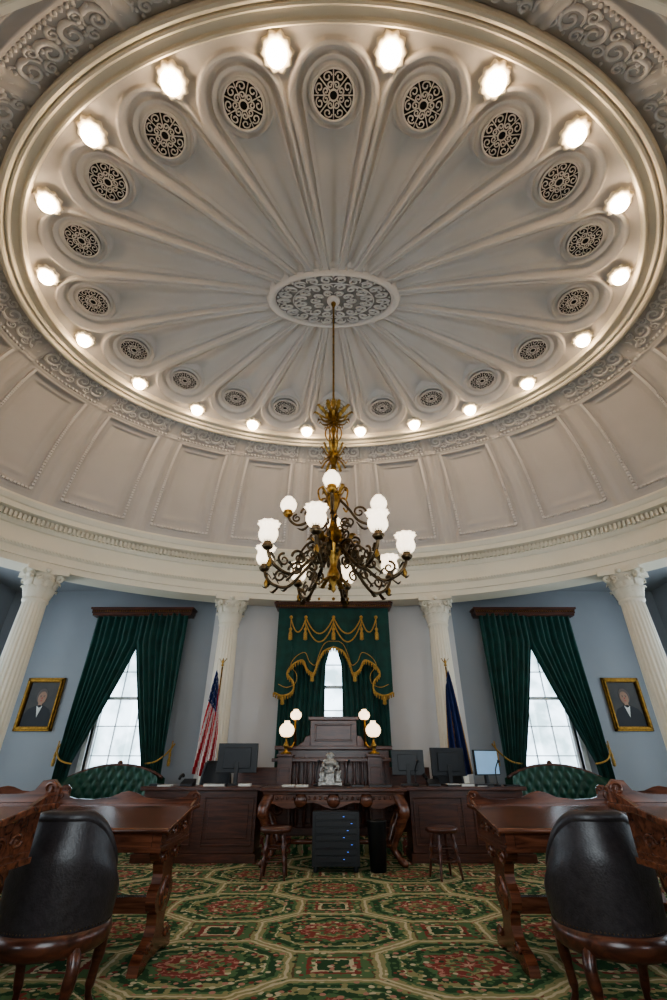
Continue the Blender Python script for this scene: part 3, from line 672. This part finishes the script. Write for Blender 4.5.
obj('waste_bin',MB().lathe([(.10,0),(.125,.50),(.13,.51),(.13,.52),(.12,.52),(.095,.02)],24),black,loc=(.56,7.10,0))
def stoolmesh():
    r=empty('wooden_stool',(-.70,6.72,0)); mb=MB()
    mb.lathe([(.13,.43),(.185,.44),(.195,.465),(.19,.485),(.17,.495),(.0001,.492)],32); obj('seat',mb,mahog,r)
    mb=MB()
    for k in range(4):
        a=pi/4+k*pi/2; c,s_=math.cos(a),math.sin(a); L=[]
        R=[]
        for i in range(15):
            q=i/14; rr=.12+.075*q; L.append((rr*c,rr*s_,.44*(1-q))); R.append([.018,.018,.022,.014,.022,.024,.022,.014,.022,.02,.014,.018,.016,.013,.015][i])
        mb.tube(L,R,10)
    for k in range(4):
        a=pi/4+k*pi/2; b_=a+pi/2
        for z,rr in((.17,.168),(.29,.147)): mb.tube([(rr*math.cos(a),rr*math.sin(a),z),(rr*math.cos(b_),rr*math.sin(b_),z)],.010,6)
    obj('turned_legs',mb,mahog,r); return r
st=stoolmesh(); dup(st,(1.32,6.72,0),.3)
def flag(x,y,mats,us,zb=.2):
    r=empty('us_flag_on_pole' if us else 'state_flag_on_pole',(x,y,zb)); mb=MB()
    mb.lathe([(.14,0),(.14,.03),(.05,.06),(.02,.1),(.015,.12),(.015,2.6)],16); mb.lathe([(.0001,2.6),(.03,2.63),(.015,2.66),(.03,2.69),(.0001,2.78)],12)
    for s_ in(-1,1): leaf(mb,0 if s_>0 else pi,[(.01,2.68),(.04,2.71),(.07,2.76),(.08,2.74)],.015)
    obj('pole',mb,brass,r)
    mb=MB(); nu,nz=53,50; P=np.zeros((nu,nz,3))
    for i in range(nu):
        u=i/(nu-1)
        for j in range(nz):
            v=j/(nz-1); z=2.55-.35*u*(1-v)-1.75*v-(.1*u*v); wd=.10+.38*v**.7
            P[i,j]=(-.03+(u*.9-.55)*wd*(-1 if x>0 else 1)*.95, -.05-.05*math.sin(u*TAU*3.2+v*2)*(.4+v),z)
    mb.grid(P,0)
    for i in range(nu-1):
        for j in range(nz-1):
            k=i*(nz-1)+j; sl=i+int(j*.35)
            if us:
                mb.m[k]= 2 if (j<16 and i<38) else (0 if (sl//4)%2==0 else 1)
                if mb.m[k]==2 and i%6==3 and j%4==2: mb.m[k]=1
            else: mb.m[k]= 3 if (i<2 or i>nu-4) else 2
    obj('cloth',mb,mats,r)
    return r
flag(-2.2,9.25,[red,white,navy,gold],True); flag(2.22,9.25,[red,white,navy,gold],False)

# ------------------------------------------------------------ senate desks and chairs
def desk(loc,rz=0):
    r=empty('senate_desk',loc,rz)
    mb=MB(); mb.ext([(-.40,.735),(-.41,.75),(-.40,.765),(.16,.855),(.38,.86),(.39,.845),(.38,.83),(.16,.825)],'x',-.62,.62); obj('sloped_top',mb,walnut,r,bevel=.006)
    mb=MB(); mb.ext([(-.35,.64),(-.35,.742),(.16,.824),(.34,.828),(.34,.64)],'x',-.56,.56); mb.bx(-.57,.57,-.36,.35,.625,.65)
    for s_ in(-1,1):
        mb.bx(s_*.28-.22,s_*.28+.22,-.362,-.35,.655,.735)
        for yc,fl_ in((-.20,1),(-.07,-1),(.07,1),(.20,-1)):
            mb.tube([(s_*.562,yc+.05*(1-i/17*.85)*math.cos(i*.5)*fl_,.72+.032*(1-i/17*.85)*math.sin(i*.5)) for i in range(18)],.008,5)
        mb.bx(s_*.56-.006,s_*.56+.006,-.34,.33,.665,.675)
    obj('apron',mb,walnut,r,bevel=.004)
    hl=[(.25,.64),(.26,.60),(.22,.56),(.145,.53),(.11,.47),(.125,.42),(.175,.38),(.185,.33),(.15,.28),(.10,.25),(.085,.19),(.11,.14),(.17,.11),(.26,.09),(.31,.055),(.32,0),(.2,0),(.14,.03)]
    poly=hl+[(-y,z) for y,z in hl[::-1]]
    mb=MB()
    for s_ in(-1,1):
        mb.ext(poly,'x',s_*.50-.035,s_*.50+.035)
        T=Matrix.Translation((s_*.54,0,.35))@Matrix.Rotation(pi/2*s_,4,'Y'); mb.lathe([(.10,-.02),(.10,.0),(.08,.012),(.05,.008),(.03,.02),(.0001,.024)],20,T=T)
        for y in(-.14,.14):
            mb.tube([(s_*.54,y+.07*(1-i/15*.8)*math.cos(i*.55),.57+.05*(1-i/15*.8)*math.sin(i*.55)) for i in range(16)],.013,5)
            mb.tube([(s_*.54,y*1.3+.05*(1-i/15*.8)*math.cos(i*.55),.10+.03*(1-i/15*.8)*math.sin(i*.55)) for i in range(16)],.011,5)
    mb.bx(-.48,.48,-.035,.035,.24,.33); obj('trestle_ends',mb,walnut,r,bevel=.008)
    mb=MB(); g=[(-.62,.86),(-.62,.92),(-.58,.955),(-.53,.95),(-.50,.91),(-.44,.895),(-.3,.89),(-.15,.905),(-.06,.94),(0,.95)]
    g=g+[(-x,z) for x,z in g[::-1][1:]]
    mb.ext(g,'y',.34,.365); 
    for s_ in(-1,1):
        mb.tube([(s_*(.575+.035*(1-i/12*.8)*math.cos(i*.6)),.335,.915+.03*(1-i/12*.8)*math.sin(i*.6)) for i in range(13)],.008,5)
        mb.ext([(.36,.86),(.36,.91),(.30,.90),(.22,.875),(.16,.855)],'x',s_*.60-.01,s_*.60+.01)
    obj('gallery',mb,walnut,r,bevel=.003)
    return r
dk=desk((-1.76,4.22,0)); dup(dk,(1.76,4.22,0))
obj('floor_riser_left',MB().bx(-5.2,-1.15,.6,2.72,0,.13),carpet); obj('floor_riser_right',MB().bx(1.15,5.2,.6,2.72,0,.13),carpet)
dup(dk,(-1.97,2.27,.13)); dup(dk,(1.97,2.27,.13))
dup(dk,(-3.35,5.3,0),.35); dup(dk,(3.35,5.3,0),-.35)
dup(dk,(-3.5,3.9,0),.2); dup(dk,(3.5,3.9,0),-.2)
def chair(loc,rz=0):
    r=empty('barrel_armchair',loc,rz); 
    nA,nZ=61,18
    def surf(R,thk):
        P=np.zeros((nA,nZ,3))
        for i in range(nA):
            q=i/(nA-1)*2-1; a=-pi/2+q*math.radians(118); top=.93-.28*ss(abs(q),.22,1.0)
            for j in range(nZ):
                v=j/(nZ-1); z=.42+(top-.42)*v; fl=1+.10*math.sin(v*pi*.5)*(1-.5*abs(q))-.14*ss(v,.6,1)
                P[i,j]=((.285+thk)*fl*math.cos(a),(.27+thk)*fl*math.sin(a)*(1.0),z)
        return P
    Po,Pi=surf(0,.03),surf(0,-.035)
    mb=MB(); mb.grid(Po[::-1],0); mb.grid(Pi,0)
    rim=[(Po[i,-1]+Pi[i,-1])/2 for i in range(nA)]
    obj('upholstered_back',mb,leather,r)
    mb=MB(); mb.tube(rim,[.036]*nA,10); mb.sphere(rim[0],.04,0,12,8); mb.sphere(rim[-1],.04,0,12,8)
    obj('padded_rail',mb,leather,r)
    mb=MB()
    for E_ in(0,nA-1): mb.tube([(Po[E_,j]+Pi[E_,j])/2 for j in range(nZ)],.032,8)
    mb.lathe([(.0001,.34),(.30,.34),(.325,.36),(.33,.40),(.32,.435),(.28,.44),(.0001,.44)],36)
    for sx,sy in((-.21,-.2),(.21,-.2),(-.21,.2),(.21,.2)):
        mb.tube(smooth([(sx,sy,.37),(sx*1.12,sy*1.15,.30),(sx*1.05,sy*1.15,.18),(sx*1.0,sy*1.2,.08),(sx*1.15,sy*1.35,.012)],5),[.036]*5+[.036]*4+[.028]*5+[.02]*5+[.018]*2,9)
        mb.sphere((sx*1.16,sy*1.36,.02),.022,0,10,6)
    obj('wood_frame',mb,mahog,r)
    mb=MB(); mb.lathe([(.0001,.435),(.25,.435),(.262,.46),(.25,.50),(.18,.52),(.0001,.53)],30); obj('seat_cushion',mb,leather,r)
    mb=MB()
    for i in range(0,nA):
        p=Po[i,0]; mb.sphere((p[0]*1.005,p[1]*1.005,.448),.0045,0,6,4)
    obj('nail_trim',mb,bronze,r)
    return r
c0=chair((-1.50,3.22,0),.10); c0.scale=(.88,.90,.96); dup(c0,(1.48,3.22,0),-.10)
dup(c0,(-3.6,3.0,0),.2); dup(c0,(3.6,3.0,0),-.2)
dup(c0,(-3.0,4.75,0),.35) ; dup(c0,(3.0,4.75,0),-.35)
def sofa(x,y):
    r=empty('tufted_sofa',(x,y,0)); mb=MB(); nu,nz=90,26; P=np.zeros((nu,nz,3))
    for i in range(nu):
        u=i/(nu-1)*2-1; top=1.12-.20*abs(u)**2.2
        for j in range(nz):
            v=j/(nz-1); z=.42+(top-.42)*v
            tuft=.05*abs(math.sin(u*5*pi+ v*2.5*pi))*abs(math.sin(u*5*pi-v*2.5*pi))
            P[i,j]=(u*.86,-.10-tuft-.05*math.sin(v*pi)-.25*abs(u)**6,z)
    mb.grid(P,0); P2=P.copy(); P2[:,:,1]=.02; mb.grid(P2[::-1],0); mb.bx(-.82,.82,-.62,-.08,.32,.46)
    for s_ in(-1,1): mb.tube(smooth([(s_*.86,-.1,.72),(s_*.9,-.35,.70),(s_*.86,-.58,.66)]),.07,10)
    for s_ in(-1,1): mb.bx(s_*.84-.03,s_*.84+.03,-.58,-.05,.35,.68)
    obj('upholstery',mb,greenlt,r)
    mb=MB(); mb.tube([(P[i,-1][0],-.04+P[i,-1][1]*.3,P[i,-1][2]+.01) for i in range(nu)],.028,8); mb.sphere((0,-.06,1.16),.05,0,12,8)
    mb.bx(-.86,.86,-.6,0,.26,.33)
    for sx in(-.78,.78):
        for sy in(-.54,-.06): mb.lathe([(.02,0),(.03,.05),(.04,.2),(.045,.27)],12,(sx,sy,0))
    obj('wood_frame',mb,mahog,r)
sofa(-4.0,9.75); sofa(4.05,9.75)

# ------------------------------------------------------------ lights
def area(name,loc,rot,sx,sy,e,col):
    l=bpy.data.lights.new(name,'AREA'); l.shape='RECTANGLE'; l.size=sx; l.size_y=sy; l.energy=e; l.color=col
    o=bpy.data.objects.new(name,l); bpy.context.collection.objects.link(o); o.location=loc; o.rotation_euler=rot
blue=(.86,.93,1)
for y in(1.9,5.1,8.3):
    area('fill_light_left',(-WX-.35,y,2.4),(0,-pi/2,0),3.2,1.3,70,blue); area('fill_light_right',(WX+.35,y,2.4),(0,pi/2,0),3.2,1.3,70,blue)  # added cool fill lamps outside the side openings, out of view
for x in(-4.4,4.4): area('fill_light_front',(x,WB-.4,2.4),(pi/2,0,0),1.3,3.2,90,blue)  # added fill lamps behind the camera, brightening the desk fronts
area('fill_light_front',(0,WB-.4,2.4),(pi/2,0,0),2.3,3.0,110,(1,.95,.88))  # centre fill lamp, likewise added and unseen, slightly warm
w=bpy.data.worlds.new('World'); bpy.context.scene.world=w; w.use_nodes=True; nt=w.node_tree; bg=nt.nodes['Background']
tc=nt.nodes.new('ShaderNodeTexCoord'); nz=nt.nodes.new('ShaderNodeTexNoise'); nz.inputs['Scale'].default_value=22; nz.inputs['Detail'].default_value=6
rp=nt.nodes.new('ShaderNodeValToRGB'); rp.color_ramp.elements[0].position=.40; rp.color_ramp.elements[0].color=(.32,.45,.50,1); rp.color_ramp.elements[1].position=.56; rp.color_ramp.elements[1].color=(.70,.86,1,1)
nt.links.new(tc.outputs['Generated'],nz.inputs['Vector']); nt.links.new(nz.outputs['Fac'],rp.inputs['Fac']); nt.links.new(rp.outputs['Color'],bg.inputs['Color'])
bg.inputs['Strength'].default_value=8.5
# ------------------------------------------------------------ camera
cd=bpy.data.cameras.new('camera'); cam=bpy.data.objects.new('camera',cd); bpy.context.collection.objects.link(cam)
cam.location=(0,0,CH); cam.rotation_euler=(math.radians(90+30.7),0,0); cd.sensor_fit='VERTICAL'; cd.sensor_height=36; cd.sensor_width=24; cd.lens=16; cd.clip_start=.05
bpy.context.scene.camera=cam
vs_=bpy.context.scene.view_settings
vs_.exposure=-0.9
try: vs_.look='AgX - Medium High Contrast'
except Exception as e_: print(e_)
